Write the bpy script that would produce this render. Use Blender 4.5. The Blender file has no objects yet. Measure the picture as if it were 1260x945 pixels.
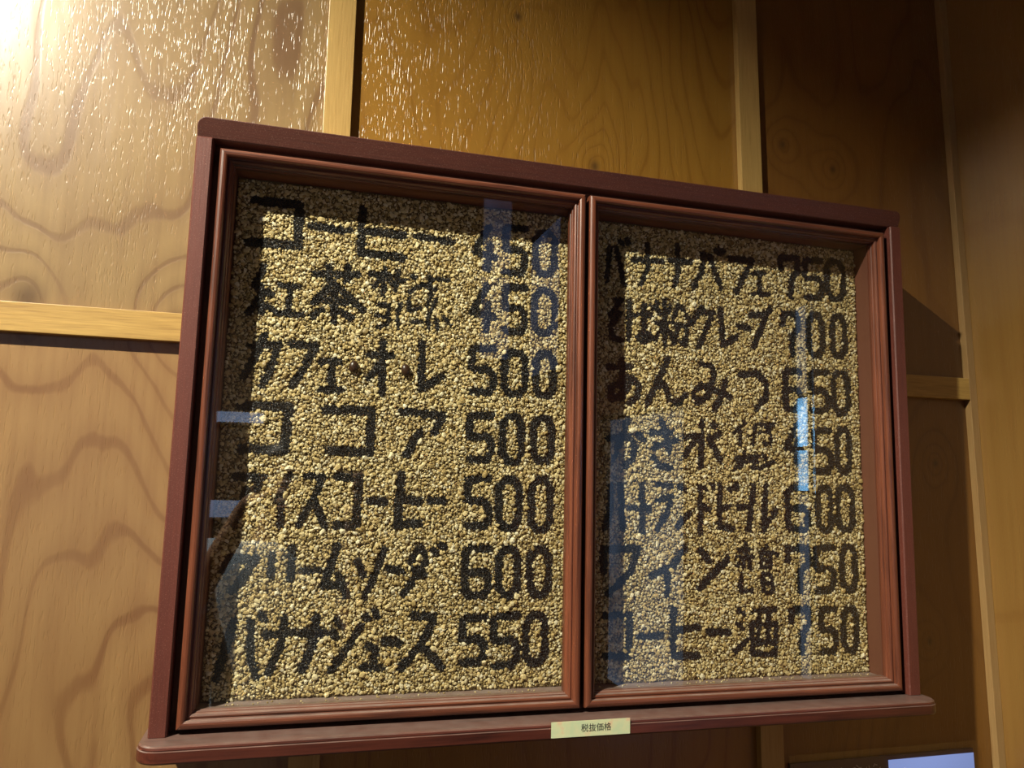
import bpy, math, random
import numpy as np
from mathutils import Matrix, Vector
random.seed(7)
rng = np.random.default_rng(11)
S = bpy.context.scene
COL = S.collection

# ---------------------------------------------------------------- camera
cd = bpy.data.cameras.new('camera')
cam = bpy.data.objects.new('camera', cd)
COL.objects.link(cam)
cd.sensor_fit = 'HORIZONTAL'
cd.sensor_width = 36.0
cd.lens = 945.0 / 1260.0 * 36.0
cd.clip_start = 0.02
right = Vector((0.96321177, -0.26839535, 0.01367582))
upv = Vector((-0.05383601, -0.14284878, 0.98827927))
fwd = Vector((0.26329599, 0.95265847, 0.15204296))
m = Matrix.Identity(4)
for i in range(3):
    m[i][0] = right[i]; m[i][1] = upv[i]; m[i][2] = -fwd[i]
m[0][3], m[1][3], m[2][3] = -0.3427, -0.8914, 0.2459
cam.matrix_world = m
S.camera = cam

# ---------------------------------------------------------------- world, exposure
w = bpy.data.worlds.new('world'); S.world = w; w.use_nodes = True
w.node_tree.nodes['Background'].inputs[0].default_value = (0.75, 0.85, 1.0, 1)
w.node_tree.nodes['Background'].inputs[1].default_value = 0.25
S.view_settings.view_transform = 'Standard'
S.view_settings.look = 'None'
S.view_settings.gamma = 1.0
S.view_settings.use_curve_mapping = False
S.view_settings.exposure = 0.0

LAMP = (-1.560, -1.135, 1.90)      # bulb of the shaded pendant, up to the left
LAMP_W = 520.0
LAMP_COL = (1.0, 0.92, 0.74)
WIN_BRIGHT = 9.0
WIN_DIM = 0.8
WIN_FILL = 0.4

# ---------------------------------------------------------------- helpers
def link(o, parent=None, **kw):
    COL.objects.link(o)
    if parent is not None: o.parent = parent
    for k, v in kw.items(): o[k] = v
    return o
def mesh_obj(name, V, F, mat, parent=None, smooth=False, **kw):
    me = bpy.data.meshes.new(name)
    me.from_pydata([tuple(map(float, v)) for v in V], [], F)
    me.update()
    if mat: me.materials.append(mat)
    if smooth:
        for p in me.polygons: p.use_smooth = True
    return link(bpy.data.objects.new(name, me), parent, **kw)
def box(x0, x1, y0, y1, z0, z1):
    V = [(x, y, z) for x in (x0, x1) for y in (y0, y1) for z in (z0, z1)]
    F = [(0, 1, 3, 2), (4, 6, 7, 5), (0, 4, 5, 1), (2, 3, 7, 6), (0, 2, 6, 4), (1, 5, 7, 3)]
    return V, F
def bbox(name, dims, mat, parent=None, bev=0.0, **kw):
    V, F = box(*dims)
    o = mesh_obj(name, V, F, mat, parent, **kw)
    if bev:
        b = o.modifiers.new('bevel', 'BEVEL'); b.width = bev; b.segments = 2
    return o
def merge(parts):
    V, F = [], []
    for v, f in parts:
        n = len(V); V += list(v); F += [tuple(i + n for i in q) for q in f]
    return V, F
def prism(poly, axis, a, b):
    """poly: list of 2D points in the plane across 'axis'; extruded from a to b"""
    n = len(poly)
    def P(p, t):
        return (t, p[0], p[1]) if axis == 'x' else ((p[0], t, p[1]) if axis == 'y' else (p[0], p[1], t))
    V = [P(p, a) for p in poly] + [P(p, b) for p in poly]
    F = [tuple(range(n)), tuple(range(2 * n - 1, n - 1, -1))] + [(i, i + n, (i + 1) % n + n, (i + 1) % n) for i in range(n)]
    return V, F
def fix(o):
    import bmesh
    bm = bmesh.new(); bm.from_mesh(o.data); bmesh.ops.recalc_face_normals(bm, faces=bm.faces); bm.to_mesh(o.data); bm.free()
    return o

# ---------------------------------------------------------------- materials
class NT:
    def __init__(s, name):
        s.m = bpy.data.materials.new(name); s.m.use_nodes = True
        s.t = s.m.node_tree; s.p = s.t.nodes['Principled BSDF']; s.o = s.t.nodes['Material Output']
    def n(s, typ, **kw):
        d = s.t.nodes.new(typ)
        for k, v in kw.items():
            if k.startswith('i_'):
                key = k[2:]; d.inputs[int(key) if key.isdigit() else key].default_value = v
            else: setattr(d, k, v)
        return d
    def l(s, a, b): s.t.links.new(a, b)
    def math(s, op, a, b=None, c=None):
        d = s.n('ShaderNodeMath', operation=op)
        for i, v in enumerate((a, b, c)):
            if v is None: continue
            if isinstance(v, (int, float)): d.inputs[i].default_value = v
            else: s.l(v, d.inputs[i])
        return d.outputs[0]
    def coords(s, scale, loc=(0, 0, 0), rot=(0, 0, 0)):
        tc = s.n('ShaderNodeTexCoord'); mp = s.n('ShaderNodeMapping')
        mp.inputs['Scale'].default_value = scale; mp.inputs['Location'].default_value = loc; mp.inputs['Rotation'].default_value = rot
        s.l(tc.outputs['Object'], mp.inputs[0]); return mp.outputs[0]
    def noise(s, vec, scale=1.0, detail=3.0, rough=0.5, dist=0.0):
        d = s.n('ShaderNodeTexNoise'); d.inputs['Scale'].default_value = scale
        d.inputs['Detail'].default_value = detail; d.inputs['Roughness'].default_value = rough; d.inputs['Distortion'].default_value = dist
        s.l(vec, d.inputs['Vector']); return d.outputs['Fac']
    def ramp(s, fac, stops):
        d = s.n('ShaderNodeValToRGB'); e = d.color_ramp.elements
        while len(e) < len(stops): e.new(0.5)
        for k, (p, c) in zip(e, stops):
            k.position = p; k.color = tuple(c) + (1,) if len(c) == 3 else c
        s.l(fac, d.inputs[0]); return d.outputs[0]
    def mix(s, fac, a, b, mode='MIX'):
        d = s.n('ShaderNodeMix', data_type='RGBA', blend_type=mode)
        for i, v in ((0, fac), (6, a), (7, b)):
            if isinstance(v, (int, float)): d.inputs[i].default_value = v
            elif isinstance(v, tuple): d.inputs[i].default_value = v + (1,) if len(v) == 3 else v
            else: s.l(v, d.inputs[i])
        return d.outputs[2]
    def bump(s, h, strength, dist=0.001):
        d = s.n('ShaderNodeBump'); d.inputs['Strength'].default_value = strength; d.inputs['Distance'].default_value = dist
        s.l(h, d.inputs['Height']); s.l(d.outputs[0], s.p.inputs['Normal']); return d
    def set(s, **kw):
        for k, v in kw.items(): s.p.inputs[k.replace('_', ' ')].default_value = v
        return s

KNOTS = [(-0.659, 0.474, .03, 1), (-0.495, 0.458, .02, 1), (0.054, 0.735, .012, 1), (0.375, 0.815, .010, 1), (0.467, 0.786, .010, 1),
         (-0.066, 0.952, .010, 1), (0.63, 0.316, .009, 1), (0.596, 0.046, .008, 1), (-0.60, 0.10, .01, 0), (-0.52, 0.86, .01, 0)]
def plywood(name, base, vein, seed, lines=9.0, contrast=0.6, rough=0.3, pores=.6):
    """varnished rotary-cut softwood plywood: wandering contour grain, knots, fine vertical pores"""
    base = tuple(x * .80 for x in base); vein = tuple(x * .74 for x in vein)
    t = NT(name)
    v = t.noise(t.coords((3.0, 0.3, 1.0), (seed, seed * .37, seed * .71)), 1.0, 3.0, 0.38, 0.4)
    val = t.math('MULTIPLY', v, lines)
    tc = t.n('ShaderNodeTexCoord'); sep = t.n('ShaderNodeSeparateXYZ'); t.l(tc.outputs['Object'], sep.inputs[0])
    kd = None
    for kx, kz, r, ring in KNOTS:
        dx = t.math('DIVIDE', t.math('SUBTRACT', sep.outputs[0], kx), r)
        dz = t.math('DIVIDE', t.math('SUBTRACT', sep.outputs[2], kz), r * 1.25)
        d2 = t.math('ADD', t.math('MULTIPLY', dx, dx), t.math('MULTIPLY', dz, dz))
        if ring:
            # the growth lines bend round the knot
            val = t.math('ADD', val, t.math('DIVIDE', 3.4, t.math('ADD', 1.0, t.math('MULTIPLY', d2, .12))))
            g = t.math('MULTIPLY', t.math('EXPONENT', t.math('MULTIPLY', d2, -3.0)), .8)
            kd = g if kd is None else t.math('ADD', kd, g)
    fr = t.math('PINGPONG', val, 0.5)
    edge = t.noise(t.coords((90, 90, 14)), 1.0, 2.0)
    fr = t.math('ADD', fr, t.math('MULTIPLY', t.math('SUBTRACT', edge, .5), .10))
    line = t.ramp(fr, [(0.0, (1, 1, 1)), (0.05, (.9, .9, .9)), (0.10, (.35, .35, .35)), (0.32, (.10, .10, .10)), (0.5, (0, 0, 0))])
    broad = t.noise(t.coords((5, 5, .9), (seed * 2, 0, 0)), 1.0, 2.0)
    streak = t.noise(t.coords((120, 120, 3.0)), 1.0, 3.0)
    lv = t.noise(t.coords((6, 6, 3), (0, seed, 0)), 1.0, 2.0)
    c = t.mix(t.math('MULTIPLY', line, t.math('MULTIPLY', t.ramp(lv, [(.3, (.5, .5, .5)), (.7, (1, 1, 1))]), contrast)), base, vein)
    c = t.mix(t.ramp(broad, [(.35, (0, 0, 0)), (.7, (.55, .55, .55))]), c, tuple(x * .72 + y * .28 for x, y in zip(base, vein)))
    c = t.mix(t.math('MULTIPLY', t.ramp(streak, [(.42, (0, 0, 0)), (.75, (1, 1, 1))]), .22), c, vein)
    c = t.mix(t.math('MINIMUM', kd, 1.0), c, (0.06, 0.03, 0.012))
    t.l(c, t.p.inputs['Base Color'])
    pore = t.noise(t.coords((430, 430, 60)), 1.0, 1.0, .5)
    pat = t.noise(t.coords((16, 16, 5), (seed, 0, 0)), 1.0, 2.0)
    porem = t.ramp(t.math('SUBTRACT', pore, t.math('MULTIPLY', t.math('SUBTRACT', pat, .5), .35)), [(.30, (0, 0, 0)), (.40, (1, 1, 1))])
    wav = t.noise(t.coords((26, 26, 7)), 1.0, 2.0)
    h = t.math('ADD', t.math('MULTIPLY', porem, pores), t.math('ADD', t.math('MULTIPLY', wav, 2.2), t.math('MULTIPLY', line, -.5)))
    t.bump(h, 0.42, 0.0009)
    t.set(Roughness=rough, Specular_IOR_Level=.5, Coat_Weight=.8, Coat_Roughness=.27)
    return t.m
def timber(name, base, dark, axis='z', gloss=.4, fine=260.0, contrast=.6, speck=0.0, coat=0.0, dust=0.0):
    """straight-grained timber, grain along the given axis"""
    base = tuple(x * .84 for x in base); dark = tuple(x * .84 for x in dark)
    t = NT(name)
    s = {'z': (fine, fine, fine * .045), 'x': (fine * .045, fine, fine)}[axis]
    s2 = {'z': (38, 38, 1.4), 'x': (1.4, 38, 38)}[axis]
    a = t.noise(t.coords(s), 1.0, 3.0, .6); b = t.noise(t.coords(s2), 1.0, 3.0, .5, .4)
    f = t.math('ADD', t.math('MULTIPLY', a, .6), t.math('MULTIPLY', b, .5))
    c = t.ramp(f, [(.34, dark), (.52, tuple(x * .6 + y * .4 for x, y in zip(base, dark))), (.70, base)])
    c = t.mix(1.0 - contrast, c, base)
    if speck:
        sp = t.noise(t.coords((900, 900, 900)), 1.0, 1.0)
        c = t.mix(t.math('MULTIPLY', t.ramp(sp, [(.60, (0, 0, 0)), (.72, (1, 1, 1))]), speck), c, (.45, .28, .22))
    if dust:
        geo = t.n('ShaderNodeNewGeometry'); sep = t.n('ShaderNodeSeparateXYZ'); t.l(geo.outputs['Normal'], sep.inputs[0])
        dn = t.noise(t.coords((60, 60, 60)), 1.0, 4.0)
        k = t.math('MULTIPLY', t.math('MULTIPLY', t.ramp(sep.outputs[2], [(.55, (0, 0, 0)), (.95, (1, 1, 1))]), t.math('ADD', dn, .25)), dust)
        c = t.mix(k, c, (.30, .25, .22))
    t.l(c, t.p.inputs['Base Color'])
    t.bump(a, .35, .0005)
    t.set(Roughness=gloss, Coat_Weight=coat, Coat_Roughness=.25)
    return t.m
def plain(name, col, rough=.5, metal=0.0, **kw):
    t = NT(name); nz = t.noise(t.coords((60, 60, 60)), 1.0, 3.0)
    t.l(t.mix(nz, tuple(x * .88 for x in col), tuple(min(1, x * 1.1) for x in col)), t.p.inputs['Base Color'])
    t.set(Roughness=rough, Metallic=metal, **kw); return t.m
def glow(name, col, strength, scale=(1, 1, 1)):
    t = NT(name); e = t.n('ShaderNodeEmission'); e.inputs[1].default_value = strength
    nz = t.noise(t.coords(scale), 1.0, 2.0)
    t.l(t.mix(t.ramp(nz, [(.35, (0, 0, 0)), (.65, (1, 1, 1))]), tuple(x * .55 for x in col), tuple(x * 1.25 for x in col)), e.inputs[0])
    t.l(e.outputs[0], t.o.inputs[0]); return t.m

M_PLY_TAN = plywood('plywood_tan', (.345, .232, .098), (.16, .075, .04), 3.1, 17.0, .95)
M_PLY_GOLD = plywood('plywood_gold', (.36, .185, .028), (.24, .10, .012), 9.4, 30.0, .75, pores=1.0)
M_PLY_LOW = plywood('plywood_low', (.36, .215, .085), (.18, .070, .026), 5.7, 15.0, .9)
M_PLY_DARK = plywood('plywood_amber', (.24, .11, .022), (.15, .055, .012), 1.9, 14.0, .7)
M_BAT_Z = timber('batten_upright', (.56, .37, .12), (.36, .21, .055), 'z', .42, 420, .8)
M_BAT_X = timber('batten_level', (.56, .36, .10), (.26, .14, .035), 'x', .42, 420, 1.0)
M_MAH_Z = timber('mahogany_upright', (.235, .072, .034), (.030, .008, .006), 'z', .36, 240, 1.0, coat=.25, dust=.5)
M_MAH_X = timber('mahogany_level', (.215, .066, .031), (.028, .008, .006), 'x', .36, 240, 1.0, coat=.25, dust=.6)
M_SHELF = timber('shelf_timber', (.135, .034, .020), (.024, .007, .006), 'x', .34, 240, 1.0, coat=.3, dust=.42)
M_CASE_Z = timber('case_upright', (.150, .038, .025), (.075, .019, .014), 'z', .5, 500, .8, speck=.25)
M_CASE_X = timber('case_level', (.115, .028, .015), (.050, .013, .008), 'x', .55, 500, .8, speck=.20, dust=.5)
M_INNER = timber('case_inner', (.19, .070, .042), (.14, .045, .028), 'z', .6, 120, .5, dust=.9)
M_BOARD = plain('sand_board', (.16, .115, .055), .9)

def grain_mat(name, stops, rough):
    t = NT(name); g = t.n('ShaderNodeNewGeometry')
    c = t.ramp(g.outputs['Random Per Island'], stops)
    nz = t.noise(t.coords((900, 900, 900)), 1.0, 2.0)
    t.l(t.mix(t.math('MULTIPLY', nz, .35), c, tuple(x * .5 for x in stops[len(stops) // 2][1])), t.p.inputs['Base Color'])
    t.set(Roughness=rough); return t.m
M_GRAVEL = grain_mat('gravel', [(0, (.24, .165, .055)), (.20, (.50, .37, .14)), (.5, (.70, .56, .26)), (.8, (.80, .70, .40)), (1, (.88, .83, .60))], .5)
M_FINE = grain_mat('fine_gravel', [(0, (.15, .10, .035)), (.3, (.31, .23, .09)), (.6, (.50, .39, .17)), (1, (.70, .62, .38))], .6)
M_BLACK = grain_mat('charcoal_grain', [(0, (.010, .010, .010)), (.7, (.020, .019, .018)), (1, (.045, .040, .036))], .5)
M_BEAN = plain('coffee_bean', (.045, .022, .012), .32)
M_BEAN_D = plain('bean_crease', (.012, .006, .004), .6)

def glass_mat():
    t = NT('glass_pane'); fr = t.n('ShaderNodeFresnel'); ge = t.n('ShaderNodeNewGeometry')
    t.l(t.math('ADD', 1.5, t.math('MULTIPLY', ge.outputs['Backfacing'], 1 / 1.5 - 1.5)), fr.inputs[0])   # same 4 % from either side
    gl = t.n('ShaderNodeBsdfGlossy'); gl.inputs['Roughness'].default_value = 0.012
    tr = t.n('ShaderNodeBsdfTransparent'); tr.inputs[0].default_value = (.985, .99, .985, 1)
    mx = t.n('ShaderNodeMixShader'); t.l(fr.outputs[0], mx.inputs[0]); t.l(tr.outputs[0], mx.inputs[1]); t.l(gl.outputs[0], mx.inputs[2])
    t.l(mx.outputs[0], t.o.inputs[0]); return t.m
M_GLASS = glass_mat()

# ---------------------------------------------------------------- the room
YW = 0.105                    # face of the plywood
XR = 0.7105                    # face of the wall on the right
ZF, ZC = -1.30, 2.30
wall = bbox('wall_back', (-2.6, 3.1, YW + .006, YW + .12, ZF, ZC), M_PLY_DARK, kind='structure')
BX = [-2.174, -1.555, -.936, -.3167, .3095]      # centres of the upright battens
BZ = [-.47, .4495, 1.367]
xs = [-2.6] + BX + [XR]
zs = [ZF] + BZ + [ZC]
mats = {(3, 2): M_PLY_TAN, (3, 1): M_PLY_LOW, (4, 2): M_PLY_GOLD, (4, 1): M_PLY_GOLD}
for i in range(len(xs) - 1):
    for j in range(len(zs) - 1):
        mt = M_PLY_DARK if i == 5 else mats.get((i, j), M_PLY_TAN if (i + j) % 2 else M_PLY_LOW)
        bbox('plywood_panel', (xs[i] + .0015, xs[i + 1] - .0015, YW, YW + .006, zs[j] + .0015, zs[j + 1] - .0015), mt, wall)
for bx in BX:
    bbox('batten', (bx - .018, bx + .018, YW - .012, YW, ZF, ZC), M_BAT_Z, wall, .0008)
for j, bz in enumerate(BZ):
    for i in range(len(xs) - 1):
        a = xs[i] + (.018 if i else 0); b = xs[i + 1] - (.018 if i < 5 else .014)
        dz = -.013 if i == 5 else 0
        bbox('batten', (a, b, YW - .012, YW, bz + dz - .0175, bz + dz + .0175), M_BAT_X, wall, .0008)
bbox('corner_strip', (XR - .014, XR, YW - .012, YW, ZF, ZC), timber('corner_timber', (.42, .27, .11), (.28, .15, .05), 'z', .45, 420, .8), wall, .0008)

wr = bbox('wall_right', (XR, XR + .10, -.505, YW + .006, ZF, ZC), plywood('plywood_side', (.34, .19, .05), (.22, .09, .02), 6.6, 12.0, .6), kind='structure')
bbox('wall_right', (XR, XR + .10, -1.10, -.575, ZF, ZC), M_CASE_Z, kind='structure')
bbox('wall_right', (XR, XR + .10, -.575, -.505, ZF, -.14), M_CASE_Z, kind='structure')
bbox('wall_right', (XR, XR + .10, -.575, -.505, .66, ZC), M_CASE_Z, kind='structure')
M_SKYPANE = glow('daylight_pane', (.25, .60, 1.0), WIN_BRIGHT, (1, 1, 14))
M_DIMPANE = glow('shaded_pane', (.45, .65, 1.0), WIN_DIM, (3, 3, 3))
M_FILLPANE = glow('fill_pane', (.70, .82, 1.0), WIN_FILL, (2, 2, 2))  # glowing surface of the added fill window
M_FILLPANE2 = glow('transom_pane', (.50, .66, 1.0), 2.8, (2, 2, 2))
M_FRAME = plain('window_frame_paint', (.05, .035, .025), .5)
def window(name, x0, x1, y0, y1, z0, z1, mat, bars=(), t=.02):
    """a pane in a frame; flat in x or in y"""
    if abs(x1 - x0) > abs(y1 - y0):
        f = [box(x0 - t, x0, y0 - t, y1 + t, z0 - t, z1 + t), box(x1, x1 + t, y0 - t, y1 + t, z0 - t, z1 + t),
             box(x0, x1, y0 - t, y1 + t, z0 - t, z0), box(x0, x1, y0 - t, y1 + t, z1, z1 + t)]
        f += [box(x0, x1, y0 - t, y1 + t, b - .008, b + .008) for b in bars]
    else:
        f = [box(x0 - t, x1 + t, y0, y0 + .006, z0, z1), box(x0 - t, x1 + t, y1 - .006, y1, z0, z1)]
        f += [box(x0 - t, x1 + t, y0 + .006, y1 - .006, b - .004, b + .004) for b in bars]
    V, F = merge(f)
    o = mesh_obj(name, V, F, M_FRAME, kind='structure')
    zz = [z0] + sorted(bars) + [z1]
    for k in range(len(zz) - 1):
        mk = mat[k] if isinstance(mat, (list, tuple)) else mat
        bbox('pane', (x0, x1, y0, y1, zz[k], zz[k + 1]), mk, o)
    return o
window('window_1', XR + .001, XR + .007, -.570, -.510, -.14, .66, [M_DIMPANE, M_SKYPANE, M_SKYPANE, M_DIMPANE], (.25, .345, .46), .01)
window('window_2', XR + .03, XR + .036, -1.735, -1.11, -.45, .47, M_DIMPANE, (), .02)
bbox('wall_right', (XR, XR + .10, -3.0, -1.76, ZF, .73), M_CASE_Z, kind='structure')
bbox('wall_right', (XR, XR + .10, -3.0, -1.76, 1.47, ZC), M_CASE_Z, kind='structure')
bbox('wall_right', (XR, XR + .10, -2.28, -1.76, .73, 1.47), M_CASE_Z, kind='structure')
bbox('wall_right', (XR, XR + .10, -3.0, -2.87, .73, 1.47), M_CASE_Z, kind='structure')
bbox('wall_right', (XR, XR + .10, -1.76, -1.10, ZF, -.47), M_CASE_Z, kind='structure')
bbox('wall_right', (XR, XR + .10, -1.76, -1.10, .49, ZC), M_CASE_Z, kind='structure')
M_ROOMWALL = plain('rear_wall_stain', (.055, .03, .018), .6)
bbox('wall_rear', (-2.6, XR, -3.12, -3.0, ZF, ZC), M_ROOMWALL, kind='structure')
bbox('wall_left', (-2.7, -2.6, -3.0, YW, ZF, ZC), M_ROOMWALL, kind='structure')
bbox('floor', (-2.7, XR + .1, -3.12, YW + .12, ZF - .05, ZF), plain('floor_boards', (.06, .035, .022), .5), kind='structure')
bbox('ceiling', (-2.7, XR + .1, -3.12, YW + .12, ZC, ZC + .05), plain('ceiling_paint', (.12, .10, .08), .8), kind='structure')
window('window_3', .50, .66, -2.99, -2.98, .85, 1.75, glow('far_pane', (.40, .55, 1.0), .55, (4, 4, 4)), (1.3,), .03)
window('window_5', XR + .03, XR + .036, -2.85, -2.30, .75, 1.45, bpy.data.materials['far_pane'], (), .02)
window('window_6', -.80, -.56, -2.99, -2.98, .02, .10, M_FILLPANE2, (), .01)
window('window_7', -.80, -.55, -2.99, -2.98, .47, .52, M_FILLPANE2, (), .01)
window('fill_window', -2.2, -.95, -2.99, -2.98, -.30, 1.15, M_FILLPANE, (.4,), .03)  # unseen window added for cool daylight fill from behind left

# pendant lamp with a deep shade; its rim cuts the light off above
def lathe(prof, n=40, c=(0, 0, 0)):
    V = [(c[0] + r * math.cos(2 * math.pi * k / n), c[1] + r * math.sin(2 * math.pi * k / n), c[2] + z) for r, z in prof for k in range(n)]
    F = [(i * n + k, i * n + (k + 1) % n, (i + 1) * n + (k + 1) % n, (i + 1) * n + k) for i in range(len(prof) - 1) for k in range(n)]
    return V, F
pl = bpy.data.objects.new('pendant_lamp', None); pl.location = LAMP
link(pl, label='brown metal pendant lamp hanging up to the left in front of the wood wall', category='lamp')
V, F = lathe([(.02, .12), (.05, .11), (.10, .05), (.135, -.074), (.137, -.076), (.139, -.074), (.104, .055), (.052, .116), (.02, .126)])
mesh_obj('lamp_shade', V, F, plain('shade_enamel', (.05, .03, .02), .5), pl, True)
V, F = lathe([(.004, .12), (.004, ZC - LAMP[2])], 10)
mesh_obj('cord', V, F, M_BLACK, pl)
V, F = lathe([(.018, .12), (.018, .05), (.0, .05)], 20)
mesh_obj('socket', V, F, M_FRAME, pl)
ld = bpy.data.lights.new('bulb', 'POINT'); ld.energy = LAMP_W; ld.color = LAMP_COL; ld.shadow_soft_size = .022
lo = bpy.data.objects.new('bulb', ld); link(lo, pl)

# ---------------------------------------------------------------- the menu case (its own frame: x along, y into the wall, z up)
RC = Matrix(((1.0, 0.0063, 0.004, 0), (-0.0062, 0.9997, -0.0228, 0), (-0.0041, 0.0228, 0.9997, 0), (0, 0, 0, 1)))
case = bpy.data.objects.new('menu_case', None)
link(case, label='dark red-brown wooden wall case with two glass doors over a gravel menu board', category='menu board')
case.matrix_world = RC
DEP = .1035
HW, HT = .475, .670
fix(mesh_obj('stile', *box(-HW, -HW + .018, 0, DEP, 0, .648), M_CASE_Z, case)).modifiers.new('b', 'BEVEL').width = .0015
fix(mesh_obj('stile', *box(HW - .018, HW, 0, DEP, 0, .648), M_CASE_Z, case)).modifiers.new('b', 'BEVEL').width = .0015
def rounded(x0, x1, z0, z1, r, which):
    pts = []
    def arc(cx, cz, a0, a1):
        return [(cx + r * math.cos(math.radians(a0 + (a1 - a0) * k / 8)), cz + r * math.sin(math.radians(a0 + (a1 - a0) * k / 8))) for k in range(9)]
    pts += [(x0, z0), (x1, z0)] + arc(x1 - r, z1 - r, 0, 90) + arc(x0 + r, z1 - r, 90, 180)
    return pts
o = fix(mesh_obj('top_board', *prism(rounded(-HW, HW, .648, HT, .010, 't'), 'y', -.001, DEP), M_CASE_X, case))
for v_ in o.data.vertices:
    if v_.co.y < .01: v_.co.y += -.003 + (HT - v_.co.z) / .022 * .009
b = o.modifiers.new('b', 'BEVEL'); b.width = .0012; b.segments = 2; b.angle_limit = math.radians(50)
# shelf: moulded front edge (bead, fillet, face), rounded ends
def shelf():
    prof = [(.0, 0.001), (-.0010, .0002), (-.0022, -.0012), (-.0026, -.0030), (-.0010, -.0036), (0.0, -.0046), (0.0, -.0140), (-.0012, -.0158), (-.0035, -.0165)]
    prof = [(-.006, .001), (-.0035, .0008), (-.0016, -.0004), (-.0010, -.0022), (-.0014, -.0034), (0.0, -.0040), (0.0, -.0140), (-.0012, -.0158), (-.0035, -.0165), (-.02, -.0165)]
    X, Y0, R = .483, -.030, .024
    path = [(-X, DEP)]
    path += [(-X + R - R * math.cos(a), Y0 + R - R * math.sin(a)) for a in [math.pi / 2 * k / 10 for k in range(11)]]
    path += [(X - R + R * math.sin(a), Y0 + R - R * math.cos(a)) for a in [math.pi / 2 * k / 10 for k in range(11)]]
    path += [(X, DEP)]
    nrm = [(-1, 0)] + [(-math.cos(a), -math.sin(a)) for a in [math.pi / 2 * k / 10 for k in range(11)]] + [(math.sin(a), -math.cos(a)) for a in [math.pi / 2 * k / 10 for k in range(11)]] + [(1, 0)]
    V, F = [], []
    n = len(path)
    for off, z in prof:
        for (px, py), (nx, ny) in zip(path, nrm): V.append((px + nx * off, py + ny * off, z))
    for i in range(len(prof) - 1):
        for k in range(n - 1): F.append((i * n + k, i * n + k + 1, (i + 1) * n + k + 1, (i + 1) * n + k))
    F.append(tuple(range(n))); F.append(tuple(range((len(prof) - 1) * n, len(prof) * n))[::-1])
    for i in range(len(prof) - 1): F.append((i * n, (i + 1) * n, (i + 1) * n + n - 1, i * n + n - 1))
    return V, F
fix(mesh_obj('shelf', *shelf(), M_SHELF, case))
# inner lining
GY = .047
bbox('lining', (-HW + .018, -.0075, GY + .012, GY + .020, 0, .648), M_INNER, case)
bbox('lining', (-.0005, HW - .018, GY + .012, GY + .020, 0, .648), M_INNER, case)
bbox('lining', (-.4335, -.4325, .020, GY + .012, .0215, .6235), M_INNER, case)
bbox('lining', (.4325, .4335, .020, GY + .012, .0215, .6235), M_INNER, case)
bbox('lining', (-.4325, .4325, .020, GY + .012, .6225, .6235), M_INNER, case)
bbox('lining', (-.4325, .4325, .020, GY + .012, .0205, .0215), M_INNER, case)
bbox('divider', (-.0075, -.0005, .024, GY + .020, .0215, .6225), M_INNER, case)
for a, b2 in ((-.457, -.4335), (.4335, .457)):
    bbox('door_stop', (a, b2, .024, .030, .0, .648), M_INNER, case)
bbox('door_stop', (-.457, .457, .024, .030, .6235, .648), M_INNER, case)
bbox('door_stop', (-.457, .457, .024, .030, .001, .0205), M_INNER, case)

# door rails: moulded profile (u inward from the outer edge, y depth), mitred corners
PROF = [(.0, .023), (.0, .0045), (.0006, .0020), (.0022, .0006), (.0045, .0000), (.0066, .0004), (.0080, .0014), (.0086, .0030), (.0088, .0062), (.0098, .0068),
        (.0106, .0060), (.0118, .0058), (.0130, .0066), (.0138, .0082), (.0142, .0108), (.0150, .0112), (.0156, .0122), (.0158, .0145), (.0165, .0150), (.0165, .023)]
def door(x0, x1, z0, z1, label):
    d = bpy.data.objects.new('glass_door', None); link(d, case, label=label)
    d.location = (0, 0, .0)
    n = len(PROF)
    def rail(name, A, B, ia, ib, mat):
        V = []
        for (px, pz), (ix, iz) in ((A, ia), (B, ib)):
            for u, y in PROF: V.append((px + ix * u, .002 + y, pz + iz * u))
        F = [(k, k + 1, n + k + 1, n + k) for k in range(n - 1)] + [(n - 1, 0, n, 2 * n - 1), tuple(range(n)), tuple(range(2 * n - 1, n - 1, -1))]
        return fix(mesh_obj(name, V, F, mat, d))
    rail('stile', (x0, z0), (x0, z1), (1, 1), (1, -1), M_MAH_Z)
    rail('stile', (x1, z0), (x1, z1), (-1, 1), (-1, -1), M_MAH_Z)
    rail('rail', (x0, z0), (x1, z0), (1, 1), (-1, 1), M_MAH_X)
    rail('rail', (x0, z1), (x1, z1), (1, -1), (-1, -1), M_MAH_X)
    w_ = .0150
    bbox('glass_pane', (x0 + w_, x1 - w_, .0165, .0185, z0 + w_, z1 - w_), M_GLASS, d)
    return d
door(-.4495, -.0065, .0065, .6385, 'left glass door with moulded dark wood frame')
door(-.0005, .4495, .0065, .6385, 'right glass door with moulded dark wood frame')

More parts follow.
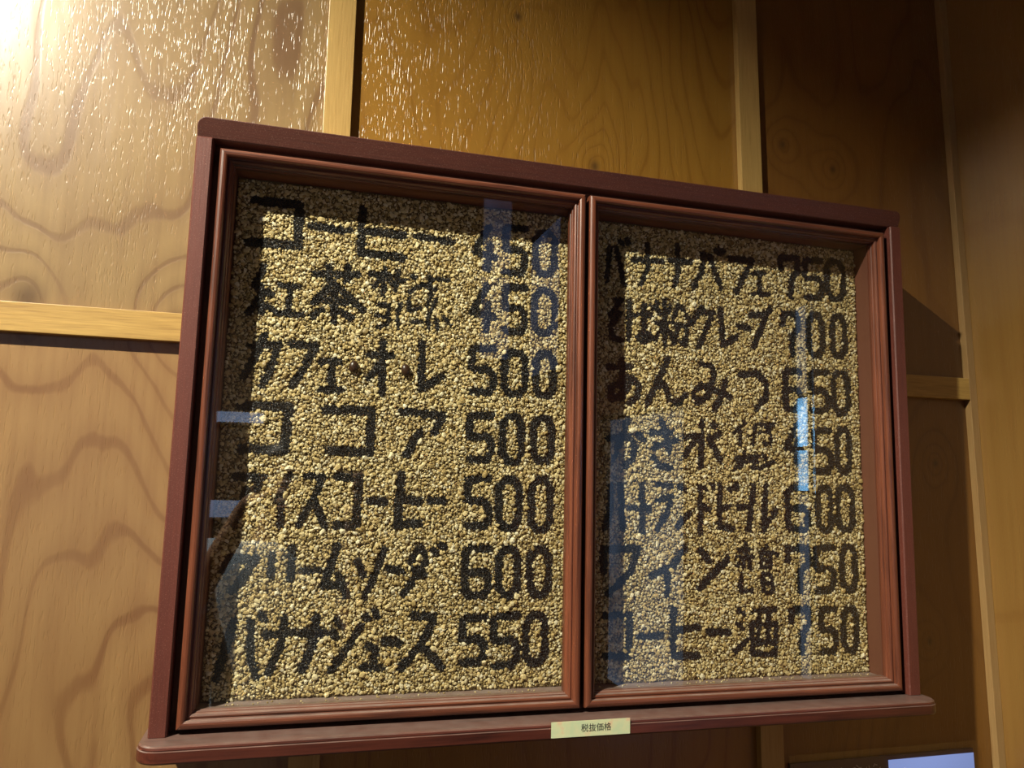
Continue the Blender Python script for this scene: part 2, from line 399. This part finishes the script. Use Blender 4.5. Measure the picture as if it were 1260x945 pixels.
# ---------------------------------------------------------------- gravel bed with lettering
GLYPHS = """k11|-411,596 -360,596 -359,545|-416,544 -358,545
k9|-345,572 -299,570
k10.5|-285,600 -284,544 -232,543|-284,573 -232,572
k9|-216,573 -171,570
n9.5|-124,595 -141,560 -115,556|-122,572 -124,540
n9.5|-75,599 -99,597 -101,594 -101,571 -99,568 -81,569 -75,562 -75,546 -80,537 -100,537
n9.5|-52,596 -41,596 -34,586 -34,551 -41,541 -53,541 -60,551 -60,586 -52,596
n9.5|-124,517 -142,481 -114,477|-122,493 -124,460
n9.5|-73,519 -98,518 -100,514 -100,493 -98,490 -80,491 -73,484 -73,470 -78,461 -99,461
n9.5|-52,517 -40,517 -33,507 -33,472 -41,462 -53,462 -60,472 -60,507 -52,517
n9.5|-112,436 -137,435 -140,432 -140,411 -137,408 -119,409 -112,403 -112,389 -118,380 -139,380
n9.5|-90,434 -78,434 -71,424 -71,389 -79,380 -91,380 -98,389 -98,424 -90,434
n9.5|-49,435 -39,435 -33,425 -33,389 -39,380 -50,380 -56,389 -56,425 -49,435
n9.5|-113,351 -138,350 -141,347 -141,327 -138,324 -120,325 -113,318 -113,304 -118,296 -139,296
n9.5|-91,351 -80,351 -74,341 -74,305 -80,295 -91,295 -98,305 -98,341 -91,351
n9.5|-50,351 -40,351 -34,341 -34,306 -40,297 -51,297 -58,306 -58,341 -50,351
n9.5|-114,273 -138,271 -141,268 -141,247 -138,244 -121,245 -114,238 -114,223 -119,215 -140,215
n9.5|-93,272 -82,272 -75,261 -75,224 -82,213 -94,213 -101,224 -101,261 -93,272
n9.5|-52,273 -41,273 -34,262 -34,222 -41,211 -52,211 -59,222 -59,262 -52,273
n9.5|-112,187 -136,188 -141,181 -141,138 -137,132 -117,132 -112,139 -112,154 -118,160 -139,159
n9.5|-92,187 -81,187 -75,177 -75,141 -82,131 -92,131 -99,141 -99,177 -92,187
n9.5|-52,187 -41,187 -35,177 -35,142 -42,132 -53,132 -59,142 -59,177 -52,187
n9.5|-115,106 -139,105 -142,102 -142,82 -139,80 -122,81 -115,74 -115,61 -121,54 -141,54
n9.5|-74,107 -100,106 -103,102 -103,81 -100,78 -81,79 -74,72 -74,58 -80,49 -101,49
n9.5|-55,107 -44,107 -38,97 -38,61 -45,51 -56,51 -63,61 -63,97 -55,107
k8|-396,516 -405,493 -396,482 -410,459|-397,492 -396,461|-390,486 -385,482|-390,468 -381,464
k7|-376,495 -355,495|-365,494 -365,462|-381,461 -349,461
k9|-336,513 -287,516|-322,523 -320,507|-299,525 -300,507|-314,504 -336,478|-312,502 -279,473|-325,481 -297,481|-314,492 -312,457|-328,469 -336,460|-303,468 -292,462
k7|-271,519 -246,519|-254,527 -255,493|-261,512 -266,504|-247,513 -243,509
k5.5|-237,526 -240,501|-241,512 -227,515|-219,521 -217,518
k5.5|-222,500 -207,512 -190,506|-198,523 -197,501|-198,520 -174,520
k6|-260,481 -247,481 -248,466|-262,469 -245,464|-259,454 -248,457
k5.5|-232,484 -236,475|-236,470 -235,454|-223,493 -221,476 -208,482
k5.5|-217,463 -206,463|-195,499 -199,482|-189,493 -198,471 -197,457|-188,470 -186,456|-179,473 -169,463
k9.5|-404,420 -374,423 -379,398 -389,374|-390,433 -399,408 -410,384
k9.5|-359,425 -332,425 -342,400 -355,376
k9|-323,405 -303,407|-312,406 -310,373|-322,372 -300,373
k9|-268,418 -241,419|-252,435 -251,372|-254,410 -267,390
k9|-204,437 -203,380 -178,397
k10.5|-411,349 -357,350 -360,299|-408,299 -360,299
k10.5|-316,349 -262,350 -262,300|-309,301 -262,300
k10|-225,351 -174,348 -185,328|-202,328 -218,299
k9|-411,268 -381,267 -389,254|-399,253 -410,213
k8.5|-352,272 -364,242|-361,245 -359,213
k8.5|-333,270 -314,269 -324,243 -339,215|-323,243 -310,213
k10|-297,270 -272,271 -274,214 -296,214
k9.5|-258,243 -242,242
k10.5|-223,274 -225,215 -200,217|-222,246 -200,243
k9.5|-187,244 -171,244
k10|-411,175 -384,176 -395,157 -406,141|-410,177 -417,164
k9|-366,179 -366,157|-345,187 -344,154
k8.5|-331,162 -314,162
k9|-294,190 -307,146 -283,146|-291,157 -280,134
k8.5|-270,173 -262,156|-240,186 -249,157 -260,132
k9|-234,165 -217,160
k9|-197,189 -207,173|-193,183 -189,173 -214,135|-204,163 -191,156|-181,185 -177,183|-171,191 -167,189
k9|-402,109 -408,85 -417,46|-385,107 -382,67 -374,47|-373,113 -370,109
k9|-368,92 -338,94|-348,109 -350,79 -362,51
k10|-329,93 -303,92|-313,110 -316,78 -326,53|-314,108 -315,83
k9|-290,107 -284,100|-294,93 -290,87|-263,99 -276,75 -294,51|-258,110 -255,107|-247,115 -244,110
k9|-253,77 -245,73 -246,55|-257,53 -238,51
k10.5|-233,81 -218,79
k10|-201,110 -176,107 -192,75 -215,50|-190,74 -166,50
n9.5|307,584 307,599 334,601 335,594 335,580 324,569 323,543
n9.5|374,601 350,600 347,596 347,575 350,572 367,573 374,567 374,552 368,544 349,544
n9.5|392,602 404,602 411,592 411,556 404,546 392,546 384,556 384,592 392,602
n9.5|309,501 309,517 332,518 333,511 333,497 323,485 322,459
n9.5|357,519 368,519 373,508 373,471 367,460 357,460 350,471 350,508 357,519
n9.5|396,520 405,520 411,509 411,472 405,462 395,462 390,472 390,509 396,520
n9.5|333,434 314,435 310,429 310,387 313,381 330,381 333,388 333,403 328,408 312,407
n9.5|379,436 354,435 352,431 352,411 354,408 372,409 379,402 379,388 373,380 353,380
n9.5|396,437 407,437 413,427 413,390 406,379 396,379 389,390 389,427 396,437
n9.5|326,358 309,326 335,323|328,337 326,308
n9.5|381,353 357,352 354,349 354,327 357,324 374,325 381,318 381,304 376,295 356,295
n9.5|398,355 407,355 412,344 412,306 406,295 398,295 392,306 392,344 398,355
n9.5|341,270 316,271 309,264 309,221 314,215 336,215 341,222 341,238 335,243 312,242
n9.5|365,272 374,272 379,262 379,225 374,214 364,214 358,225 358,262 365,272
n9.5|397,273 408,273 414,262 414,225 408,215 397,215 390,225 390,262 397,273
n9.5|308,173 308,188 338,189 340,182 340,169 327,158 326,132
n9.5|380,190 355,189 352,186 352,164 355,161 373,162 380,155 380,141 375,132 353,132
n9.5|400,191 410,191 415,180 415,143 409,132 400,132 394,143 394,180 400,191
n9.5|311,92 311,107 337,108 338,101 338,88 328,77 326,51
n9.5|380,107 360,106 358,102 358,82 360,79 374,80 380,73 380,59 376,51 359,51
n9.5|400,107 409,107 414,97 414,61 408,51 399,51 393,61 393,97 400,107
k8|44,586 40,540|53,587 65,537|59,595 62,593|69,599 71,595
k8|99,596 100,565 90,539|78,572 121,574
k8|144,600 145,561 139,542|134,577 165,578
k8|184,591 181,564 168,542|195,584 211,545|180,590 195,589|208,602 214,599 209,594 204,598
k8.5|225,589 261,590 235,542
k7.5|262,571 280,572|271,572 272,543|262,541 286,543
k8|53,514 61,515 45,493 59,497 46,478 47,464 61,460
k8|73,513 72,463|81,496 104,498|94,510 95,465|85,467 96,474 106,469 94,460 85,467|105,510 107,508|112,516 114,514
k7|113,509 118,501|133,513 129,503|125,520 125,458|113,488 136,490|124,487 111,464|126,485 136,469
k7|145,515 137,495|147,515 162,495|142,486 158,487 155,460 148,464|147,487 138,462
k8.5|181,514 164,491|177,507 198,509 176,459
k9|209,514 213,464 233,477
k8.5|237,492 254,491
k8.5|257,510 283,514 261,465|287,522 289,520
k9|43,423 75,425|62,433 62,389|71,411 47,396 47,381 63,384 77,410 87,400 85,385 74,377
k9|129,438 99,378|111,398 123,406 132,384 145,380 155,391
k9|179,436 195,433 198,421 188,390 172,383 167,395 180,407 222,393|216,414 209,390 198,375
k9|240,425 265,428 279,416 279,396 263,378
k9|44,329 73,331 82,320 77,303 67,294|70,353 51,303|87,335 93,329
k8.5|120,356 132,314|105,339 134,341|108,319 141,330|108,306 116,296 133,293
k9|179,357 177,296|156,334 172,337 155,311|205,342 190,333 207,306|196,354 199,351
k5.5|245,359 228,343|238,347 237,327
k5.5|264,357 252,341|259,348 257,329|270,357 292,358 278,351|267,345 285,348 285,330 273,331
k6|230,309 265,313|243,318 239,299 227,294|263,313 256,297 266,296 289,306|274,314 276,309|234,303 263,306
k8.5|47,269 47,239 40,214|61,269 65,214
k8|73,240 83,240
k8.5|91,271 92,209|96,243 102,237
k8|112,270 134,269|114,250 133,255 127,232 114,214
k8.5|146,269 154,265|160,234 143,217
k8|176,270 176,209|178,245 189,239|183,268 185,266|194,272 196,269
k8.5|205,271 204,217 224,215|206,243 219,243|220,267 222,266|230,272 231,268
k9|234,243 244,244
k8.5|257,272 248,214|276,273 271,214 290,239
k9.5|38,188 86,188 76,159 45,132|38,188 39,161
k9|153,189 136,166 105,154|128,160 127,130
k9.5|176,186 188,173|217,175 173,137
k6|243,195 243,179|232,186 250,187|229,177 253,178|235,176 230,165|240,176 239,164|249,177 249,161
k7|235,154 235,133 251,133
k6|275,193 268,183|266,182 266,165 281,163 281,182 266,182|267,172 281,172|285,184 291,180
k6|268,155 281,154 284,131 270,131 268,155|268,143 282,143
k9|40,105 75,106 73,54 40,56
k9|89,78 118,79
k9|136,112 136,53 171,52|137,84 171,88
k9.5|187,81 216,80
k7.5|231,107 238,104|229,90 237,85|242,69 225,55|253,106 286,108|250,90 287,89 285,50 251,52 250,90|262,100 259,67|276,100 275,67|250,66 285,65"""
glyphs = []
for ln in GLYPHS.split('\n'):
    p = ln.split('|'); kind = p[0][0]; wd = float(p[0][1:]) * 1.10
    segs = []
    for s in p[1:]:
        q = [tuple(float(t) for t in a.split(',')) for a in s.split()]
        for k in range(len(q) - 1): segs.append(q[k] + q[k + 1])
    glyphs.append((kind, wd, np.array(segs)))
def seg_dist(P, segs):
    best = np.full(len(P), 1e9)
    for ax, az, bx, bz in segs:
        d = np.array([bx - ax, bz - az]); L = max(d @ d, 1e-9)
        t = np.clip(((P - (ax, az)) @ d) / L, 0, 1)
        q = P - (np.array([ax, az]) + t[:, None] * d)
        best = np.minimum(best, np.hypot(q[:, 0], q[:, 1]))
    return best
def hexgrid(x0, x1, z0, z1, s, jit):
    a = np.arange(x0, x1, s); c = np.arange(z0, z1, s * .866)
    X, Z = np.meshgrid(a, c); X = X + (np.arange(len(c)) % 2)[:, None] * s * .5
    P = np.c_[X.ravel(), Z.ravel()]; P += rng.uniform(-jit, jit, P.shape) * s
    return P[(P[:, 0] > x0) & (P[:, 0] < x1) & (P[:, 1] > z0) & (P[:, 1] < z1)]
ph = (1 + 5 ** .5) / 2
ICO_V = np.array([(-1, ph, 0), (1, ph, 0), (-1, -ph, 0), (1, -ph, 0), (0, -1, ph), (0, 1, ph), (0, -1, -ph), (0, 1, -ph), (ph, 0, -1), (ph, 0, 1), (-ph, 0, -1), (-ph, 0, 1)]) / math.hypot(1, ph)
ICO_F = np.array([(0, 11, 5), (0, 5, 1), (0, 1, 7), (0, 7, 10), (0, 10, 11), (1, 5, 9), (5, 11, 4), (11, 10, 2), (10, 7, 6), (7, 1, 8), (3, 9, 4), (3, 4, 2), (3, 2, 6), (3, 6, 8), (3, 8, 9), (4, 9, 5), (2, 4, 11), (6, 2, 10), (8, 6, 7), (9, 8, 1)])
OCT_V = np.array([(1, 0, 0), (-1, 0, 0), (0, 1, 0), (0, -1, 0), (0, 0, 1), (0, 0, -1)], float)
OCT_F = np.array([(0, 2, 4), (2, 1, 4), (1, 3, 4), (3, 0, 4), (2, 0, 5), (1, 2, 5), (3, 1, 5), (0, 3, 5)])
def rand_rot(n):
    q = rng.normal(size=(n, 4)); q /= np.linalg.norm(q, axis=1)[:, None]
    a, b, c, d = q.T
    return np.stack([np.stack([1 - 2 * (c * c + d * d), 2 * (b * c - a * d), 2 * (b * d + a * c)], 1),
                     np.stack([2 * (b * c + a * d), 1 - 2 * (b * b + d * d), 2 * (c * d - a * b)], 1),
                     np.stack([2 * (b * d - a * c), 2 * (c * d + a * b), 1 - 2 * (b * b + c * c)], 1)], 1)
def grains(name, P, R, Y, mat, parent, TV, TF, smooth=True, flat=.62, jag=.16, **kw):
    """P (n,2) in mm, R radii mm, Y depth of the centre in mm -> one mesh of small stones"""
    n = len(P); nv, nf = len(TV), len(TF)
    loc = TV[None] * (1 + rng.uniform(-jag, jag, (n, nv, 1)))
    loc = loc * np.stack([rng.uniform(.95, 1.35, n), rng.uniform(.75, 1.0, n), rng.uniform(.6, .95, n)], 1)[:, None, :]
    loc = np.einsum('nij,nvj->nvi', rand_rot(n), loc) * R[:, None, None]
    loc[:, :, 1] *= flat
    loc += np.stack([P[:, 0], Y, P[:, 1]], 1)[:, None, :]
    V = (loc.reshape(-1, 3) / 1000.0).astype(np.float32)
    F = (TF[None] + (np.arange(n) * nv)[:, None, None]).reshape(-1, 3).astype(np.int32)
    me = bpy.data.meshes.new(name)
    me.vertices.add(len(V)); me.vertices.foreach_set('co', V.ravel())
    me.loops.add(F.size); me.loops.foreach_set('vertex_index', F.ravel())
    me.polygons.add(len(F)); me.polygons.foreach_set('loop_start', np.arange(len(F), dtype=np.int32) * 3)
    me.polygons.foreach_set('use_smooth', np.full(len(F), smooth))
    me.update(calc_edges=True); me.materials.append(mat)
    return link(bpy.data.objects.new(name, me), parent, **kw)
GM = GY * 1000
allseg = [(x - w_ / 2, g) for g in glyphs for x, w_ in ((0, g[1]),)]
for side, (x0, x1) in enumerate(((-432, -8), (0, 432))):
    bed = bbox('gravel_panel', (x0 / 1000, x1 / 1000, GY, GY + .012, .0216, .6224), M_BOARD, case,
               label=('left' if side == 0 else 'right') + ' gravel panel with black lettering and prices')
    def mask(P):
        keep = np.ones(len(P), bool)
        for kind, wd, sg in glyphs:
            xa = sg[:, [0, 2]].min() - wd; xb = sg[:, [0, 2]].max() + wd; za = sg[:, [1, 3]].min() - wd; zb = sg[:, [1, 3]].max() + wd
            i = np.where((P[:, 0] > xa) & (P[:, 0] < xb) & (P[:, 1] > za) & (P[:, 1] < zb))[0]
            if len(i):
                d = seg_dist(P[i], sg); keep[i[d < wd / 2 + rng.normal(0, .5, len(i))]] = False
        return keep
    P = hexgrid(x0 + 1.5, x1 - 1.5, 23.5, 621, 3.35, .45); P = P[mask(P)]
    R = np.clip(rng.lognormal(math.log(1.75), .30, len(P)), 1.0, 4.2)
    grains('gravel', P, R, GM - .6 - R * .35 + rng.normal(0, .35, len(P)), M_GRAVEL, bed, ICO_V, ICO_F, False, .62, .24, kind='stuff')
    P = hexgrid(x0 + 1, x1 - 1, 22.5, 622, 2.5, .45); P = P[mask(P)]
    R = np.clip(rng.lognormal(math.log(1.15), .2, len(P)), .7, 2.0)
    grains('fine_gravel', P, R, GM - .1 - R * .3 + rng.normal(0, .25, len(P)), M_FINE, bed, OCT_V, OCT_F, kind='stuff')
    for kind, wd, sg in glyphs:
        cx = sg[:, [0, 2]].mean()
        if (cx < -4) != (side == 0): continue
        P = hexgrid(sg[:, [0, 2]].min() - wd, sg[:, [0, 2]].max() + wd, sg[:, [1, 3]].min() - wd, sg[:, [1, 3]].max() + wd, 1.75, .4)
        d = seg_dist(P, sg); P = P[d < wd / 2 - .2 + rng.normal(0, .35, len(P))]
        P = P[(P[:, 0] > x0 + 1) & (P[:, 0] < x1 - 1)]
        if not len(P): continue
        R = rng.uniform(1.05, 1.55, len(P))
        grains('numeral' if kind == 'n' else 'character', P, R, GM - .9 + rng.normal(0, .3, len(P)), M_BLACK, bed, OCT_V, OCT_F, False, .8)
# loose grains spilled on the bottom of the case
P = np.c_[rng.uniform(-425, 425, 160), np.full(160, 22.2)]
R = rng.uniform(.5, 1.5, 160)
spill = grains('spilled_gravel', P, R, rng.uniform(22, 44, 160), M_GRAVEL, case, ICO_V, ICO_F, kind='stuff')

# two coffee beans pressed into the gravel as dots
def bean(name, x, z, tilt, label):
    r = bpy.data.objects.new(name, None); link(r, label=label, category='coffee bean', group='coffee beans set in the gravel lettering')
    V, F = [], []
    nu, nv = 18, 12
    for j in range(nv + 1):
        th = math.pi * j / nv
        for k in range(nu):
            a = 2 * math.pi * k / nu
            x_, z_, y_ = math.sin(th) * math.cos(a), math.cos(th), math.sin(th) * math.sin(a)
            if y_ > 0: y_ *= .45
            V.append((x_ * .0058, y_ * .0048, z_ * .0078))
    for j in range(nv):
        for k in range(nu): F.append((j * nu + k, j * nu + (k + 1) % nu, (j + 1) * nu + (k + 1) % nu, (j + 1) * nu + k))
    mesh_obj('bean_body', V, F, M_BEAN, r, True)
    # crease on the flat side, turned to the gravel
    V, F = box(-.0004, .0004, .0012, .0020, -.0055, .0055)
    mesh_obj('bean_crease', V, F, M_BEAN_D, r)
    r.matrix_world = RC @ Matrix.Translation((x, GY - .0036, z)) @ Matrix.Rotation(tilt, 4, 'Y')
bean('coffee_bean', -.2859, .4019, .10, 'left of the two dark brown coffee beans in the gravel lettering')
bean('coffee_bean', -.2232, .4018, -.22, 'right of the two dark brown coffee beans in the gravel lettering')

# ---------------------------------------------------------------- price label on the shelf edge
tl = NT('label_paper')
n1 = tl.noise(tl.coords((70, 70, 70)), 1.0, 2.0)
tl.l(tl.ramp(n1, [(.40, (.62, .74, .46)), (.60, (.72, .76, .46)), (.72, (.78, .62, .38))]), tl.p.inputs['Base Color']); tl.set(Roughness=.6)
lab = bbox('price_label', (-.0475, .0475, -.0006, .0, -.0085, .0085), tl.m, case, label='pale green-yellow paper label with small black characters')
lab.location = (-.0058, -.0302, -.0052)
lab.rotation_euler = (0, 0, 0)
fc = bpy.data.curves.new('label_text', 'FONT'); fc.body = '税抜価格'; fc.size = .0092; fc.align_x = 'CENTER'; fc.align_y = 'CENTER'; fc.extrude = .00005
fo = bpy.data.objects.new('label_text', fc); COL.objects.link(fo)
bpy.context.view_layer.update()
dg = bpy.context.evaluated_depsgraph_get()
tm = bpy.data.meshes.new_from_object(fo.evaluated_get(dg)); bpy.data.objects.remove(fo)
tm.name = 'label_text'; tm.materials.clear(); tm.materials.append(plain('print_black', (.03, .035, .03), .6))
tx = bpy.data.objects.new('label_text', tm); link(tx, lab)
tx.rotation_euler = (math.pi / 2, 0, 0); tx.location = (.006, -.00075, 0)

# ---------------------------------------------------------------- framed print low on the wall at the right
fr = bpy.data.objects.new('acrylic_poster_frame', None)
link(fr, label='clear acrylic holder with purple and pale blue print below the case', category='poster')
fr.location = (.50, YW - .0005, -.24)
bbox('backing', (-.158, .158, -.004, 0, -.13, .130), plain('print_purple', (.055, .030, .065), .5), fr)
bbox('sheet', (.005, .1575, -.0050, -.004, -.125, .124), glow('glowing_pale_blue', (.30, .40, .82), 1.0, (2, 2, 2)), fr, label='pale blue sheet with added glow')  # glow added to the print to keep it bright in the case's shadow
M_ACR = M_GLASS
bbox('acrylic_cover', (-.162, .162, -.0085, -.0055, -.14, .142), M_ACR, fr)
sq = []
for k in range(26):
    x = -.150 + k * .0056 + random.uniform(-.002, .002); z = .116 + random.uniform(-.004, .004); a = random.uniform(0, 3.1); l_ = random.uniform(.0015, .004)
    dx, dz = math.cos(a) * l_, math.sin(a) * l_; tx_, tz_ = -math.sin(a) * .0005, math.cos(a) * .0005
    sq.append(([(x - dx - tx_, -.0043, z - dz - tz_), (x + dx - tx_, -.0043, z + dz - tz_), (x + dx + tx_, -.0043, z + dz + tz_), (x - dx + tx_, -.0043, z - dz + tz_)], [(0, 1, 2, 3)]))
mesh_obj('print_marks', *merge(sq), plain('print_white', (.5, .48, .55), .6), fr, kind='stuff')

# ---------------------------------------------------------------- the photographer (seen only as a reflection in the panes)
def skinned(name, nodes, edges, mat, parent, sub=2, root=0):
    me = bpy.data.meshes.new(name); me.from_pydata([n[:3] for n in nodes], edges, []); me.update(); me.materials.append(mat)
    o = link(bpy.data.objects.new(name, me), parent)
    sk = o.modifiers.new('skin', 'SKIN'); sk.use_smooth_shade = True
    for i, n in enumerate(nodes):
        me.skin_vertices[0].data[i].radius = (n[3], n[4] if len(n) > 4 else n[3])
        me.skin_vertices[0].data[i].use_root = (i == root)
    s = o.modifiers.new('sub', 'SUBSURF'); s.levels = sub; s.render_levels = sub
    return o
def chain(n, start=0): return [(start + i, start + i + 1) for i in range(n - 1)]
M_SKIN = plain('skin_tone', (.50, .30, .20), .5)
M_SHIRT = plain('shirt_cotton', (.50, .66, .88), .8)
M_TROUS = plain('trouser_cloth', (.04, .045, .06), .8)
M_HAIR = plain('dark_hair', (.015, .012, .010), .5)
PX, PY = -.41, -1.32
per = bpy.data.objects.new('person', None); per.location = (PX, PY, ZF)
link(per, label='person in light blue shirt standing opposite the case with a phone raised', category='person')
def L(x, y, z, *r): return (x - PX, y - PY, z - ZF) + r
wl, wr_ = (-.455, -.985, .195), (-.215, -1.045, .165)
body = [L(-.41, -1.32, -.42, .115, .085), L(-.41, -1.33, -.22, .105, .078), L(-.41, -1.33, -.03, .115, .080), L(-.405, -1.32, .075, .06, .055), L(-.40, -1.30, .12, .05, .052), L(-.39, -1.27, .17, .062, .07),
        L(-.385, -1.27, .26, .078, .095), L(-.385, -1.28, .32, .06, .075),
        L(-.57, -1.33, .02, .052), L(-.64, -1.20, -.16, .040), L(*wl, .026), L(-.25, -1.33, .02, .052), L(-.17, -1.20, -.17, .040), L(*wr_, .026),
        L(-.50, -1.32, -.52, .082), L(-.50, -1.30, -.88, .055), L(-.51, -1.33, -1.24, .038), L(-.51, -1.21, -1.275, .028),
        L(-.32, -1.32, -.52, .082), L(-.31, -1.30, -.88, .055), L(-.31, -1.33, -1.24, .038), L(-.31, -1.21, -1.275, .028)]
skinned('body', body, chain(8) + [(2, 8), (8, 9), (9, 10), (2, 11), (11, 12), (12, 13), (0, 14), (14, 15), (15, 16), (16, 17), (0, 18), (18, 19), (19, 20), (20, 21)], M_SKIN, per)
shirt = [L(-.41, -1.32, -.56, .160, .14), L(-.41, -1.33, -.22, .150, .125), L(-.41, -1.33, -.02, .142, .106), L(-.405, -1.325, .06, .072, .066),
         L(-.57, -1.33, .02, .070), L(-.625, -1.24, -.11, .060), L(-.25, -1.33, .02, .070), L(-.185, -1.24, -.12, .060)]
skinned('shirt', shirt, chain(4) + [(2, 4), (4, 5), (2, 6), (6, 7)], M_SHIRT, per)
tr = [L(-.41, -1.32, -.46, .13, .11), L(-.50, -1.32, -.54, .098), L(-.50, -1.30, -.88, .075), L(-.51, -1.33, -1.22, .062), L(-.32, -1.32, -.54, .098), L(-.31, -1.30, -.88, .075), L(-.31, -1.33, -1.22, .062)]
skinned('trousers', tr, [(0, 1), (1, 2), (2, 3), (0, 4), (4, 5), (5, 6)], M_TROUS, per)
for sx in (-.51, -.31):
    skinned('shoe', [L(sx, -1.36, -1.262, .040), L(sx, -1.27, -1.266, .038), L(sx, -1.17, -1.272, .030)], chain(3), M_HAIR, per)
# hair: cap over the back and the top of the head
V, F = [], []
for j in range(10):
    th = math.radians(4 + 98 * j / 9)
    for k in range(28):
        a = 2 * math.pi * k / 28
        front = max(0, math.sin(a)) ; th2 = th * (1 - .42 * front)
        V.append(L(-.386 + .084 * math.sin(th2) * math.cos(a), -1.280 + .100 * math.sin(th2) * math.sin(a), .245 + .112 * math.cos(th2)))
for j in range(9):
    for k in range(28): F.append((j * 28 + k, j * 28 + (k + 1) % 28, (j + 1) * 28 + (k + 1) % 28, (j + 1) * 28 + k))
hr = mesh_obj('hair', V, F, M_HAIR, per, True); hr.modifiers.new('s', 'SOLIDIFY').thickness = .012
# face
for sx in (-1, 1):
    V, F = lathe([(0, .010), (.006, .008), (.010, .002), (.010, -.004), (0, -.010)], 14)
    e = mesh_obj('eye', V, F, plain('eye_white', (.7, .7, .68), .3), per, True); e.location = L(-.385 + sx * .032, -1.186, .235)
    skinned('ear', [L(-.385 + sx * .080, -1.272, .245, .008), L(-.385 + sx * .088, -1.282, .225, .011), L(-.385 + sx * .080, -1.275, .200, .007)], chain(3), M_SKIN, per, 1)
skinned('nose', [L(-.385, -1.182, .235, .008), L(-.385, -1.168, .205, .011), L(-.385, -1.178, .200, .013)], chain(3), M_SKIN, per, 1)
skinned('mouth', [L(-.407, -1.180, .172, .004), L(-.385, -1.173, .170, .006), L(-.363, -1.180, .172, .004)], chain(3), plain('lip_tone', (.45, .18, .14), .5), per, 1)
# phone, lens at the camera's own place, held sideways
mph = Matrix.Identity(4)
for i in range(3): mph[i][0] = right[i]; mph[i][1] = upv[i]; mph[i][2] = -fwd[i]; mph[i][3] = (-.3427, -.8914, .2459)[i]
ph_ = bpy.data.objects.new('phone', None)
link(ph_, label='dark smartphone held sideways in both hands', category='phone')
ph_.matrix_world = mph
o = bbox('phone_body', (-.025, .130, -.055, .020, .006, .014), plain('phone_shell', (.03, .03, .035), .3), ph_, .003)
bbox('screen', (-.022, .127, -.052, .017, .0141, .0145), plain('screen_glass', (.02, .02, .03), .1), ph_)
# hands: palm and five fingers each, closed on the ends of the phone
Minv = per.matrix_world
def P2(u, v, d):    # phone frame -> world
    q = mph @ Vector((u, v, d)); return L(q.x, q.y, q.z)
for s, u0, wpt in ((-1, -.030, wl), (1, .136, wr_)):
    palm = [tuple(a + (b - a) * .25 for a, b in zip(L(*wpt), L(-.64 if s < 0 else -.17, -1.20, -.165))) + (.026, .024), L(*wpt, .027, .022), P2(u0 + s * .030, -.045, .030) + (.030, .018), P2(u0 + s * .022, -.015, .022) + (.030, .014)]
    skinned('hand', palm, chain(4), M_SKIN, per, 2)
    for k in range(4):
        v = .012 - .019 * k; ln = (.9, 1, .95, .78)[k]
        skinned('finger', [P2(u0 + s * .020, v, .018) + (.0095,), P2(u0 + s * .012, v, -.004) + (.009,), P2(u0 - s * .010 * ln, v - .002, -.006) + (.0085,), P2(u0 - s * .022 * ln, v - .003, -.001) + (.0075,)] if k or s > 0 else
                [P2(u0 + s * .020, v, .018) + (.0095,), P2(u0 + s * .014, v + .012, .006) + (.009,), P2(u0 + s * .002, v + .018, .008) + (.0085,), P2(u0 - s * .012, v + .019, .010) + (.0075,)], chain(4), M_SKIN, per, 1)
    skinned('thumb', [P2(u0 + s * .024, -.045, .030) + (.012,), P2(u0 + s * .006, -.036, .030) + (.0105,), P2(u0 - s * .018, -.025, .024) + (.009,)], chain(3), M_SKIN, per, 1)
